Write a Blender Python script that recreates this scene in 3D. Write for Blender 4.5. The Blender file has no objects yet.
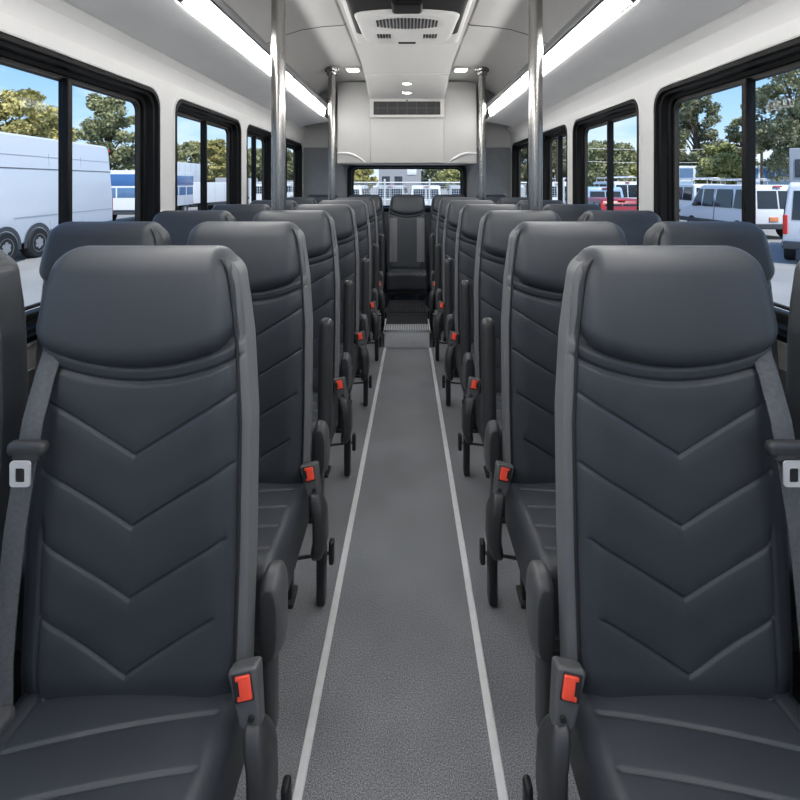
import bpy, bmesh, math, random
import numpy as np
from mathutils import Vector, Matrix

random.seed(4)
RNG = np.random.default_rng(11)
SC = bpy.context.scene
COL = SC.collection
PI = math.pi
R = math.radians

# ------------------------------------------------------------------ materials
def mat(name, col, rough=.5, metal=0., bump=0., bscale=200., var=0., vscale=8., coat=0., emis=None, estr=0., spec=.5, aniso=None):
    m = bpy.data.materials.new(name); m.use_nodes = True
    nt = m.node_tree; b = nt.nodes['Principled BSDF']
    b.inputs['Base Color'].default_value = (*col, 1)
    b.inputs['Roughness'].default_value = rough
    b.inputs['Metallic'].default_value = metal
    b.inputs['Coat Weight'].default_value = coat
    b.inputs['Specular IOR Level'].default_value = spec
    tc = nt.nodes.new('ShaderNodeTexCoord')
    if var:
        n = nt.nodes.new('ShaderNodeTexNoise'); n.inputs['Scale'].default_value = vscale; n.inputs['Detail'].default_value = 4
        nt.links.new(tc.outputs['Object'], n.inputs['Vector'])
        r = nt.nodes.new('ShaderNodeValToRGB')
        r.color_ramp.elements[0].position = .3; r.color_ramp.elements[1].position = .7
        r.color_ramp.elements[0].color = (*[max(0, c*(1-var)) for c in col], 1)
        r.color_ramp.elements[1].color = (*[min(1, c*(1+var)) for c in col], 1)
        nt.links.new(n.outputs['Fac'], r.inputs['Fac']); nt.links.new(r.outputs['Color'], b.inputs['Base Color'])
    if bump:
        n = nt.nodes.new('ShaderNodeTexNoise'); n.inputs['Scale'].default_value = bscale; n.inputs['Detail'].default_value = 3
        nt.links.new(tc.outputs['Object'], n.inputs['Vector'])
        bp = nt.nodes.new('ShaderNodeBump'); bp.inputs['Strength'].default_value = bump; bp.inputs['Distance'].default_value = .002
        nt.links.new(n.outputs['Fac'], bp.inputs['Height']); nt.links.new(bp.outputs['Normal'], b.inputs['Normal'])
    if emis:
        b.inputs['Emission Color'].default_value = (*emis, 1); b.inputs['Emission Strength'].default_value = estr
    return m

M = {}
M['vinyl'] = mat('charcoal_vinyl', (.036, .041, .049), .47, bump=.12, bscale=420, var=.10, vscale=5)
M['vinyl_side'] = mat('grey_vinyl', (.14, .143, .15), .5, bump=.12, bscale=420, var=.05, vscale=5)
M['piping'] = mat('black_piping', (.018, .019, .021), .5)
M['plastic'] = mat('dark_plastic', (.036, .037, .039), .42, bump=.1, bscale=300, var=.05, vscale=20)
M['plastic_grey'] = mat('grey_plastic', (.085, .087, .09), .4, bump=.1, bscale=300, var=.05, vscale=20)
M['black_metal'] = mat('black_metal', (.012, .012, .013), .45, var=.1)
M['red'] = mat('red_button', (.90, .085, .045), .35, var=.04)
M['webbing'] = mat('grey_webbing', (.095, .098, .105), .75, bump=.5, bscale=500, var=.15, vscale=120)
M['chrome'] = mat('brushed_steel', (.72, .71, .70), .24, 1., var=.05, vscale=40)
M['tongue'] = mat('tongue_metal', (.75, .75, .76), .3, .35, var=.03)
M['steel'] = mat('pole_steel', (.25, .243, .235), .24, 1., var=.04, vscale=30)
M['wall'] = mat('white_wall', (.56, .56, .555), .45, bump=.04, bscale=60, var=.015, vscale=3)
M['duct'] = mat('pale_duct', (.84, .84, .835), .4, bump=.04, bscale=60, var=.03, vscale=3)
M['ceiling'] = mat('ceiling_panel', (.46, .455, .445), .42, var=.02, vscale=2)
M['white'] = mat('white_panel', (.44, .435, .425), .4, var=.015, vscale=4)
M['seam'] = mat('seam_grey', (.10, .10, .10), .6)
M['lower'] = mat('grey_wall_panel', (.24, .245, .25), .6, var=.05, vscale=6)
M['rearpanel'] = mat('grey_upholstered_panel', (.19, .195, .205), .7, bump=.2, bscale=250, var=.06, vscale=20)
M['frame'] = mat('black_frame', (.0045, .0045, .005), .45, var=.1, spec=.15)
M['rubber'] = mat('black_rubber', (.012, .012, .012), .6, var=.1)
M['alu'] = mat('aluminium_trim', (.80, .80, .81), .35, .25, var=.05, vscale=30)
M['mat_black'] = mat('black_mat', (.014, .014, .015), .6, bump=.4, bscale=60, var=.1)
M['led'] = mat('led_panel', (.9, .9, .9), .4, emis=(1, .985, .96), estr=27)
M['downlight'] = mat('downlight_glass', (.9, .9, .9), .4, emis=(1, .97, .93), estr=6)
M['dark'] = mat('dark_cavity', (.015, .015, .016), .6, var=.1)

def floor_mat():
    m = bpy.data.materials.new('speckled_floor'); m.use_nodes = True; nt = m.node_tree; b = nt.nodes['Principled BSDF']
    tc = nt.nodes.new('ShaderNodeTexCoord')
    n = nt.nodes.new('ShaderNodeTexNoise'); n.inputs['Scale'].default_value = 330; n.inputs['Detail'].default_value = 2
    n2 = nt.nodes.new('ShaderNodeTexNoise'); n2.inputs['Scale'].default_value = 3.5; n2.inputs['Detail'].default_value = 4
    r = nt.nodes.new('ShaderNodeValToRGB')
    e = r.color_ramp.elements
    e[0].position = .34; e[0].color = (.075, .079, .087, 1); e[1].position = .68; e[1].color = (.34, .35, .37, 1)
    mid = r.color_ramp.elements.new(.5); mid.color = (.175, .181, .195, 1)
    mx = nt.nodes.new('ShaderNodeMix'); mx.data_type = 'RGBA'; mx.blend_type = 'MULTIPLY'; mx.inputs['Factor'].default_value = 1
    mr = nt.nodes.new('ShaderNodeMapRange'); mr.inputs['From Min'].default_value = .3; mr.inputs['From Max'].default_value = .7
    mr.inputs['To Min'].default_value = .85; mr.inputs['To Max'].default_value = 1.12
    for q in (n, n2): nt.links.new(tc.outputs['Object'], q.inputs['Vector'])
    nt.links.new(n.outputs['Fac'], r.inputs['Fac']); nt.links.new(n2.outputs['Fac'], mr.inputs['Value'])
    nt.links.new(r.outputs['Color'], mx.inputs['A']); nt.links.new(mr.outputs['Result'], mx.inputs['B'])
    nt.links.new(mx.outputs['Result'], b.inputs['Base Color'])
    bp = nt.nodes.new('ShaderNodeBump'); bp.inputs['Strength'].default_value = .25; bp.inputs['Distance'].default_value = .002
    nt.links.new(n.outputs['Fac'], bp.inputs['Height']); nt.links.new(bp.outputs['Normal'], b.inputs['Normal'])
    b.inputs['Roughness'].default_value = .55
    return m
M['floor'] = floor_mat()

def dotted_mat(name, base, dot, scale):
    m = bpy.data.materials.new(name); m.use_nodes = True; nt = m.node_tree; b = nt.nodes['Principled BSDF']
    tc = nt.nodes.new('ShaderNodeTexCoord'); v = nt.nodes.new('ShaderNodeTexVoronoi'); v.inputs['Scale'].default_value = scale
    v.inputs['Randomness'].default_value = .15
    r = nt.nodes.new('ShaderNodeValToRGB'); e = r.color_ramp.elements
    e[0].position = .3; e[0].color = (*dot, 1); e[1].position = .4; e[1].color = (*base, 1)
    nt.links.new(tc.outputs['Object'], v.inputs['Vector']); nt.links.new(v.outputs['Distance'], r.inputs['Fac'])
    nt.links.new(r.outputs['Color'], b.inputs['Base Color']); b.inputs['Roughness'].default_value = .4
    return m
M['tread'] = dotted_mat('dotted_light_tread', (.42, .43, .44), (.04, .04, .04), 45)
M['tread_dark'] = dotted_mat('dotted_dark_tread', (.018, .018, .019), (.22, .22, .23), 30)

def glass_mat():
    m = bpy.data.materials.new('window_glass'); m.use_nodes = True; nt = m.node_tree
    for n in list(nt.nodes): nt.nodes.remove(n)
    o = nt.nodes.new('ShaderNodeOutputMaterial'); mx = nt.nodes.new('ShaderNodeMixShader')
    t = nt.nodes.new('ShaderNodeBsdfTransparent'); t.inputs['Color'].default_value = (.93, .95, .95, 1)
    g = nt.nodes.new('ShaderNodeBsdfGlossy'); g.inputs['Roughness'].default_value = .02
    mx.inputs[0].default_value = .004
    nt.links.new(t.outputs[0], mx.inputs[1]); nt.links.new(g.outputs[0], mx.inputs[2])
    nt.links.new(mx.outputs[0], o.inputs[0])
    return m
M['glass'] = glass_mat()
# exterior
M['paint_white'] = mat('white_paint', (.80, .81, .83), .3, coat=.3, var=.01)
M['paint_grey'] = mat('grey_paint', (.42, .43, .45), .35, coat=.2, var=.03)
M['paint_blue'] = mat('blue_paint', (.05, .15, .38), .35, coat=.3, var=.04)
M['paint_lightblue'] = mat('light_blue_paint', (.35, .50, .68), .35, coat=.3, var=.03)
M['paint_red'] = mat('red_paint', (.30, .03, .04), .35, coat=.3, var=.03)
M['paint_dark'] = mat('dark_paint', (.05, .055, .065), .35, coat=.3, var=.05)
M['tint'] = mat('tinted_glass', (.02, .025, .03), .08, spec=.7, var=.1)
M['tint_blue'] = mat('blue_tinted_glass', (.10, .2, .36), .1, spec=.7, var=.1)
M['tyre'] = mat('tyre_rubber', (.018, .018, .018), .75, var=.1)
M['rim'] = mat('wheel_rim', (.5, .5, .51), .35, .7, var=.05)
M['lamp_red'] = mat('tail_lamp_red', (.6, .03, .025), .25, var=.1)
M['plate'] = mat('orange_plate', (.75, .25, .1), .5, var=.05)
M['bark'] = mat('tree_bark', (.10, .075, .055), .9, bump=.5, bscale=20, var=.3)
M['asphalt'] = mat('pale_asphalt', (.30, .295, .285), .9, bump=.3, bscale=30, var=.2, vscale=.6)
M['line'] = mat('road_paint', (.75, .75, .72), .8, var=.1)
M['concrete'] = mat('concrete_wall', (.34, .34, .36), .8, var=.1)
M['galv'] = mat('galvanised_steel', (.66, .67, .68), .5, .2, var=.05)
def leaf_mat(name, a, b_):
    m = bpy.data.materials.new(name); m.use_nodes = True; nt = m.node_tree; b = nt.nodes['Principled BSDF']
    tc = nt.nodes.new('ShaderNodeTexCoord'); n = nt.nodes.new('ShaderNodeTexNoise'); n.inputs['Scale'].default_value = 1.1; n.inputs['Detail'].default_value = 5
    r = nt.nodes.new('ShaderNodeValToRGB'); e = r.color_ramp.elements
    e[0].position = .35; e[0].color = (*a, 1); e[1].position = .65; e[1].color = (*b_, 1)
    nt.links.new(tc.outputs['Object'], n.inputs['Vector']); nt.links.new(n.outputs['Fac'], r.inputs['Fac']); nt.links.new(r.outputs['Color'], b.inputs['Base Color'])
    b.inputs['Roughness'].default_value = .75
    return m
M['leaf_gold'] = leaf_mat('golden_leaves', (.27, .26, .09), (.60, .52, .20))
M['leaf_green'] = leaf_mat('green_leaves', (.16, .175, .08), (.42, .42, .22))
M['leaf_dark'] = leaf_mat('dark_green_leaves', (.12, .13, .065), (.36, .36, .20))
M['leaf_yellow'] = leaf_mat('yellow_green_leaves', (.24, .26, .08), (.55, .52, .22))

# ------------------------------------------------------------------ mesh helpers
MIR = 1   # -1 builds a mirrored copy (right-hand seats)

def raw_obj(name, verts, faces, material, parent=None, smooth=40, label=None, mir=False):
    V = np.asarray(verts, dtype=float)
    if mir: V = V*np.array([1.075*MIR, 1, 1])
    if mir and MIR < 0:
        faces = [tuple(reversed(f)) for f in faces]
    me = bpy.data.meshes.new(name)
    me.from_pydata(V.tolist(), [], [tuple(int(i) for i in f) for f in faces])
    me.update()
    me.materials.append(material)
    if smooth:
        me.shade_smooth()
        if smooth < 180: me.set_sharp_from_angle(angle=R(smooth))
    o = bpy.data.objects.new(name, me); COL.objects.link(o)
    if parent: o.parent = parent
    if label: o['label'] = label
    return o

def axis_samples(h, r, k, n):
    t = [math.tan(a) for a in np.linspace(0, PI/4, k+1)]
    left = [-h + r - r*x for x in reversed(t)]
    mid = list(np.linspace(-h+r, h-r, n+1))[1:-1] if n > 1 else []
    right = [h - r + r*x for x in t]
    if h - r < 1e-9: right = right[1:]
    return np.array(left + mid + right)

def rbox_data(h, r, k=3, n=(1, 1, 1)):
    h = np.array(h, float); r = np.array((r, r, r) if np.isscalar(r) else r, float); r = np.minimum(r, h*.9999)
    S = [axis_samples(h[i], r[i], k, n[i]) for i in range(3)]
    L = [len(s) for s in S]
    idx = {}; pts = []; faces = []
    def g(i, j, l):
        key = (i, j, l)
        if key not in idx:
            idx[key] = len(pts); pts.append((S[0][i], S[1][j], S[2][l]))
        return idx[key]
    a, b, c = L
    for j in range(b-1):
        for l in range(c-1):
            faces.append((g(0, j, l), g(0, j, l+1), g(0, j+1, l+1), g(0, j+1, l)))
            faces.append((g(a-1, j, l), g(a-1, j+1, l), g(a-1, j+1, l+1), g(a-1, j, l+1)))
    for i in range(a-1):
        for l in range(c-1):
            faces.append((g(i, 0, l), g(i+1, 0, l), g(i+1, 0, l+1), g(i, 0, l+1)))
            faces.append((g(i, b-1, l), g(i, b-1, l+1), g(i+1, b-1, l+1), g(i+1, b-1, l)))
    for i in range(a-1):
        for j in range(b-1):
            faces.append((g(i, j, 0), g(i, j+1, 0), g(i+1, j+1, 0), g(i+1, j, 0)))
            faces.append((g(i, j, c-1), g(i+1, j, c-1), g(i+1, j+1, c-1), g(i, j+1, c-1)))
    P = np.array(pts)
    inner = np.clip(P, -(h-r), h-r)
    e = (P-inner)/r
    ln = np.linalg.norm(e, axis=1, keepdims=True); ln[ln == 0] = 1
    return inner + r*e/ln, faces

class MB:
    def __init__(s): s.V = []; s.F = []
    def add(s, V, F):
        o = len(s.V); s.V.extend([tuple(v) for v in np.asarray(V, float).tolist()]); s.F.extend([tuple(i+o for i in f) for f in F]); return s
    def rbox(s, c, size, r=.005, k=2, n=(1, 1, 1), rot=None, warp=None):
        V, F = rbox_data([x/2 for x in size], r, k, n)
        if warp: V = warp(V)
        if rot is not None: V = V @ np.array(rot.to_3x3()).T
        return s.add(V + np.array(c), F)
    def box(s, a, b):
        (x0, y0, z0), (x1, y1, z1) = a, b
        V = [(x0, y0, z0), (x1, y0, z0), (x1, y1, z0), (x0, y1, z0), (x0, y0, z1), (x1, y0, z1), (x1, y1, z1), (x0, y1, z1)]
        return s.add(V, [(0, 3, 2, 1), (4, 5, 6, 7), (0, 1, 5, 4), (1, 2, 6, 5), (2, 3, 7, 6), (3, 0, 4, 7)])
    def tube(s, pts, rad, n=8, caps=True):
        pts = [Vector(p) for p in pts]; rads = rad if hasattr(rad, '__len__') else [rad]*len(pts)
        V = []; F = []; up = None
        for i, p in enumerate(pts):
            t = (pts[min(i+1, len(pts)-1)] - pts[max(i-1, 0)]).normalized()
            if up is None:
                up = Vector((0, 0, 1)) if abs(t.z) < .9 else Vector((1, 0, 0))
            a = t.cross(up).normalized(); b_ = a.cross(t).normalized(); up = b_
            for q in range(n):
                th = 2*PI*q/n
                V.append(p + (a*math.cos(th) + b_*math.sin(th))*rads[i])
        for i in range(len(pts)-1):
            for q in range(n):
                F.append((i*n+q, i*n+(q+1) % n, (i+1)*n+(q+1) % n, (i+1)*n+q))
        if caps:
            F.append(tuple(range(n-1, -1, -1))); F.append(tuple((len(pts)-1)*n+q for q in range(n)))
        return s.add([tuple(v) for v in V], F)
    def prism(s, poly, axis, lo, hi):
        # poly: list of 2D points in the two other axes (cyclic order), extruded on axis
        n = len(poly); V = []
        for w in (lo, hi):
            for (u, v) in poly:
                V.append({0: (w, u, v), 1: (u, w, v), 2: (u, v, w)}[axis])
        F = [tuple(range(n-1, -1, -1)), tuple(range(n, 2*n))]
        for i in range(n):
            F.append((i, (i+1) % n, n+(i+1) % n, n+i))
        return s.add(V, F)
    def lathe(s, prof, c, axis=2, n=24):
        V = []; F = []
        for (r_, h_) in prof:
            for q in range(n):
                th = 2*PI*q/n; u, v = r_*math.cos(th), r_*math.sin(th)
                p = {0: (h_, u, v), 1: (u, h_, v), 2: (u, v, h_)}[axis]
                V.append((p[0]+c[0], p[1]+c[1], p[2]+c[2]))
        for i in range(len(prof)-1):
            for q in range(n):
                F.append((i*n+q, i*n+(q+1) % n, (i+1)*n+(q+1) % n, (i+1)*n+q))
        F.append(tuple(range(n-1, -1, -1))); F.append(tuple((len(prof)-1)*n+q for q in range(n)))
        return s.add(V, F)
    def quad(s, a, b, c, d): return s.add([a, b, c, d], [(0, 1, 2, 3)])
    def build(s, name, m, parent=None, smooth=35, label=None, mir=False, fix=False):
        o = raw_obj(name, s.V, s.F, m, parent, smooth, label, mir)
        if fix:
            bm = bmesh.new(); bm.from_mesh(o.data); bmesh.ops.recalc_face_normals(bm, faces=bm.faces); bm.to_mesh(o.data); bm.free()
            if smooth and smooth < 180: o.data.set_sharp_from_angle(angle=R(smooth))
        return o

def thing(name, label, cat, loc=(0, 0, 0), rz=0., group=None):
    o = bpy.data.objects.new(name, None); COL.objects.link(o); o.empty_display_size = .1
    o.location = loc; o.rotation_euler = (0, 0, rz); o['label'] = label; o['category'] = cat
    if group: o['group'] = group
    return o
def tag(o, label, cat, group=None):
    o['label'] = label; o['category'] = cat
    if group: o['group'] = group
    return o
def struct(o, label, cat):
    o['kind'] = 'structure'; o['label'] = label; o['category'] = cat; return o
def dup(root, loc, rz=0., label=None, group=None, scale=None):
    r = root.copy(); COL.objects.link(r); r.location = loc; r.rotation_euler = (0, 0, rz)
    if label: r['label'] = label
    if group: r['group'] = group
    if scale: r.scale = scale
    def rec(a, b):
        for ch in list(a.children):
            c = ch.copy(); COL.objects.link(c); c.parent = b; rec(ch, c)
    rec(root, r)
    return r

# ------------------------------------------------------------------ camera
F = 470.; CX, CY = 407., 183.; CZ = 1.5
cam = bpy.data.cameras.new('camera'); co = bpy.data.objects.new('camera', cam); COL.objects.link(co)
co.location = (0, 0, CZ); co.rotation_euler = (PI/2, 0, 0)
cam.sensor_width = 36; cam.lens = 36*F/800; cam.shift_x = (400-CX)/800; cam.shift_y = -(400-CY)/800
cam.clip_start = .02; cam.clip_end = 600
SC.camera = co

# ------------------------------------------------------------------ bus shell
W = 1.42            # inner face of the side walls
Y0, Y1 = -1.9, 6.5  # cabin front and rear
WIN = [(-.35, 1.20), (1.40, 2.70), (2.87, 4.02), (4.15, 4.98), (5.12, 6.34)]
WZ0, WZ1 = .90, 2.03

def rrect(y0, y1, z0, z1, r, k=6):
    P = []
    for (cy, cz, a0) in ((y1-r, z1-r, 0), (y0+r, z1-r, 90), (y0+r, z0+r, 180), (y1-r, z0+r, 270)):
        for i in range(k+1):
            a = R(a0+90*i/k); P.append((cy+r*math.cos(a), cz+r*math.sin(a)))
    return P
def outer_rect_pts(hole, y0, y1, z0, z1, k=6):
    # a point on the rectangle for every point of the rounded hole
    P = []
    corners = [(y1, z1), (y0, z1), (y0, z0), (y1, z0)]
    for q in range(4):
        for i in range(k+1):
            c = corners[q]; h = hole[q*(k+1)+i]
            if i == k//2: P.append(c)
            elif (i < k//2) == (q % 2 == 0): P.append((c[0], h[1]))
            else: P.append((h[0], c[1]))
    return P

def ring_bridge(mb, A, B):
    n = len(A); mb.add(list(A)+list(B), [(i, (i+1) % n, n+(i+1) % n, n+i) for i in range(n)])

def side_wall(s, name, label):
    mb = MB(); X = s*W
    cuts = [Y0] + [(WIN[i][1]+WIN[i+1][0])/2 for i in range(len(WIN)-1)] + [Y1]
    for i, (a, b) in enumerate(WIN):
        R0 = .10
        hole = rrect(a, b, WZ0, WZ1, R0)
        out = outer_rect_pts(hole, cuts[i], cuts[i+1], .78, 2.10)
        lip1 = rrect(a+.010, b-.010, WZ0+.010, WZ1-.010, R0-.008)
        P3 = lambda L, x: [(x, y, z) for (y, z) in L]
        ring_bridge(mb, P3(out, X), P3(rrect(a-.012, b+.012, WZ0-.012, WZ1+.012, R0+.01), X))
        ring_bridge(mb, P3(rrect(a-.012, b+.012, WZ0-.012, WZ1+.012, R0+.01), X), P3(rrect(a-.008, b+.008, WZ0-.008, WZ1+.008, R0+.008), X-s*.006))
        ring_bridge(mb, P3(rrect(a-.008, b+.008, WZ0-.008, WZ1+.008, R0+.008), X-s*.006), P3(hole, X-s*.004))
        ring_bridge(mb, P3(hole, X-s*.004), P3(hole, X+s*.10))
        ring_bridge(mb, P3(hole, X+s*.10), P3(out, X+s*.10))
    # lower wall and the curved upper cove (inside), outside skin
    prof = [(X, 2.10), (s*(W-.006), 2.14), (s*(W-.025), 2.18), (s*(W-.05), 2.215), (s*(W-.075), 2.24)]
    for i in range(len(prof)-1):
        (xa, za), (xb, zb) = prof[i], prof[i+1]
        mb.quad((xa, Y0, za), (xa, Y1, za), (xb, Y1, zb), (xb, Y0, zb))
    mb.quad((X, Y0, 0), (X, Y1, 0), (X, Y1, .78), (X, Y0, .78))
    mb.quad((X+s*.10, Y0, -.35), (X+s*.10, Y1, -.35), (X+s*.10, Y1, .78), (X+s*.10, Y0, .78))
    mb.quad((X+s*.10, Y0, 2.10), (X+s*.10, Y1, 2.10), (X+s*.10, Y1, 2.45), (X+s*.10, Y0, 2.45))
    o = mb.build(name, M['wall'], fix=True, smooth=50)
    # weld
    bm = bmesh.new(); bm.from_mesh(o.data); bmesh.ops.remove_doubles(bm, verts=bm.verts, dist=.0004); bm.to_mesh(o.data); bm.free()
    o.data.set_sharp_from_angle(angle=R(35))
    struct(o, label, 'wall')
    lw = MB().box((X-s*.0 - (.012 if s > 0 else 0), Y0, .02), (X-s*.0 + (0 if s > 0 else .012), Y1, .80)).build('wall_panel', M['lower'], o)
    return o
side_wall(-1, 'wall_left', 'white side wall with black framed windows left of the aisle')
side_wall(1, 'wall_right', 'white side wall with black framed windows right of the aisle')

wn = 0
ORD = ['nearest', 'second', 'third', 'fourth', 'fifth', 'sixth']
for s, sd in ((-1, 'left'), (1, 'right')):
    for i, (a, b) in enumerate(WIN):
        wn += 1
        t = thing('window_%d' % wn, '%s sliding window in a black frame on the %s wall' % (
            ['frontmost, out of view', 'large nearest', 'second', 'third', 'rearmost'][i], sd), 'window', (s*W, (a+b)/2, WZ0))
        t['kind'] = 'structure'
        hy = (b-a)/2; hz = WZ1-WZ0
        def rings(specs, nm, m, par=t):
            mb = MB()
            for (i0, x0), (i1, x1) in zip(specs[:-1], specs[1:]):
                L = lambda ins, x: [(s*x, y, z) for (y, z) in rrect(-hy+ins, hy-ins, ins, hz-ins, max(.02, .10-ins*.6))]
                ring_bridge(mb, L(i0, x0), L(i1, x1))
            return mb.build(nm, m, par, fix=True, smooth=40)
        # black stepped frame
        rings([(.001, .098), (.001, -.003), (.010, -.008), (.024, -.006), (.028, .012), (.042, .016), (.046, .05), (.064, .056), (.068, .096), (.001, .098)], 'window_frame', M['frame'])
        rings([(.063, .092), (.063, .074), (.084, .070), (.090, .092), (.063, .092)], 'sash_frame', M['rubber'])
        mb = MB(); mb.rbox((s*.070, 0, hz/2), (.035, .045, hz-.15), .006); mb.rbox((s*.055, -.016, hz/2), (.03, .018, hz-.15), .005)
        mb.build('mullion', M['frame'], t)
        for (p, q) in ((-hy+.08, 0), (0, hy-.08)):
            MB().box((min(s*.082, s*.086), p, .08), (max(s*.082, s*.086), q, hz-.08)).build('glass_pane', M['glass'], t, smooth=0)
        mb = MB(); mb.rbox((s*.022, 0, .095), (.03, 2*hy-.16, .02), .004); mb.rbox((s*.022, 0, .125), (.018, 2*hy-.16, .012), .003)
        mb.build('sill_track', M['rubber'], t)

# floor
mb = MB(); mb.box((-W-.1, Y0, -.12), (W+.1, Y1, 0))
struct(mb.build('floor', M['floor'], smooth=0), 'grey speckled vinyl floor of the bus', 'floor')
# aisle trims: two bright strips that close in a little towards the rear
ya, yb = 1.143, 4.27
for n_, s in ((1, -1), (2, 1)):
    ha, hb = (.2680, .200) if s < 0 else (.2350, .209)
    hx = lambda y: ha + (hb-ha)*(y-ya)/(yb-ya)
    mb = MB(); w_ = .0125
    V = []
    for y in (-.5, yb):
        x = s*hx(y)
        V += [(x-w_, y, 0), (x-w_*.8, y, .004), (x+w_*.8, y, .004), (x+w_, y, 0)]
    mb.add(V, [(0, 4, 5, 1), (1, 5, 6, 2), (2, 6, 7, 3), (0, 1, 2, 3), (7, 6, 5, 4)])
    o = mb.build('trim_%d' % n_, M['alu'], fix=True, smooth=0)
    MB().box((s*(hx(2)) - .0015, 0, 0), (s*hx(2)+.0015, .001, .001)) if False else None
    struct(o, 'bright aluminium strip along the %s side of the aisle floor' % ('left' if s < 0 else 'right'), 'floor trim')

# ceiling
def profile_sheet(prof, y0, y1, th=.03):
    mb = MB(); n = len(prof)
    V = [(x, y0, z) for x, z in prof] + [(x, y1, z) for x, z in prof] + [(x, y0, z+th) for x, z in prof] + [(x, y1, z+th) for x, z in prof]
    Fc = []
    for i in range(n-1):
        Fc.append((i, i+1, n+i+1, n+i)); Fc.append((2*n+i, 3*n+i, 3*n+i+1, 2*n+i+1))
    Fc += [(i, 2*n+i, 2*n+i+1, i+1) for i in range(n-1)] + [(n+i, n+i+1, 3*n+i+1, 3*n+i) for i in range(n-1)]
    Fc += [(0, n, 3*n, 2*n), (n-1, 3*n-1, 4*n-1, 2*n-1)]
    return mb.add(V, Fc)
half = [(0, 2.82), (.50, 2.815), (.515, 2.80), (.54, 2.795), (.70, 2.785), (.86, 2.76), (1.02, 2.71), (1.18, 2.63), (1.32, 2.52), (1.40, 2.42), (1.52, 2.36)]
prof = [(-x, z) for x, z in reversed(half)] + half[1:]
ceil = profile_sheet(prof, Y0, Y1).build('ceiling', M['ceiling'], fix=True, smooth=30)
struct(ceil, 'pale grey arched ceiling of the bus', 'ceiling')
for yy in (1.3, 3.86):
    for sg in (-1, 1):
        mb = MB(); P = [(x, z) for x, z in half if .44 < x < 1.2]
        mb.tube([(sg*x, yy, z-.001) for x, z in P], .004, 6)
        mb.build('ceiling_seam', M['seam'], ceil)
# rear and front walls
RW = Y1
mb = MB()
hole = rrect(-.795, .795, 1.13, 1.75, .10)
out = outer_rect_pts(hole, -W, W, 0., 1.99)
Q = lambda L, y: [(x, y, z) for (x, z) in L]
ring_bridge(mb, Q(out, RW-.06), Q(hole, RW-.06)); ring_bridge(mb, Q(hole, RW-.06), Q(hole, RW+.06)); ring_bridge(mb, Q(hole, RW+.06), Q(out, RW+.06))
rw = mb.build('wall_rear', M['rearpanel'], fix=True, smooth=30)
struct(rw, 'grey upholstered rear wall around the rear window', 'wall')
MB().box((-W, RW-.09, 1.985), (W, RW+.06, 2.86)).build('upper_panel', M['white'], rw, label='white upper part')
t = thing('window_11', 'wide rear window with rounded black frame behind the back seats', 'window', (0, RW-.06, 1.13)); t['kind'] = 'structure'
def ring2(specs, nm, m, par):
    mb = MB()
    L = lambda ins, y: [(x, y, z) for (x, z) in rrect(-.795+ins, .795-ins, ins, .62-ins, max(.03, .10-ins*.5))]
    for (i0, x0), (i1, x1) in zip(specs[:-1], specs[1:]): ring_bridge(mb, L(i0, x0), L(i1, x1))
    return mb.build(nm, m, par, fix=True, smooth=40)
ring2([(-.02, .0), (-.02, -.02), (.0, -.026), (.03, -.02), (.045, .03), (.06, .05), (0.001, .05)], 'window_frame', M['frame'], t)
MB().box((-.74, .052, .05), (.74, .056, .57)).build('glass_pane', M['glass'], t, smooth=0)
# front bulkhead with a wide open windscreen behind the viewer
mb = MB(); hole = rrect(-1.25, 1.25, .95, 2.25, .12); out = outer_rect_pts(hole, -W-.1, W+.1, 0, 2.86)
ring_bridge(mb, Q(out, Y0), Q(hole, Y0)); ring_bridge(mb, Q(hole, Y0), Q(hole, Y0-.06)); ring_bridge(mb, Q(hole, Y0-.06), Q(out, Y0-.06))
fw = mb.build('wall_front', M['wall'], fix=True, smooth=30); struct(fw, 'white front bulkhead around the windscreen behind the viewer', 'wall')
t = thing('window_12', 'windscreen at the front of the bus behind the viewer', 'window', (0, Y0-.05, .95)); t['kind'] = 'structure'
MB().box((-1.26, 0, -.01), (1.26, .004, 1.31)).build('glass_pane', M['glass'], t, smooth=0)

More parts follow.
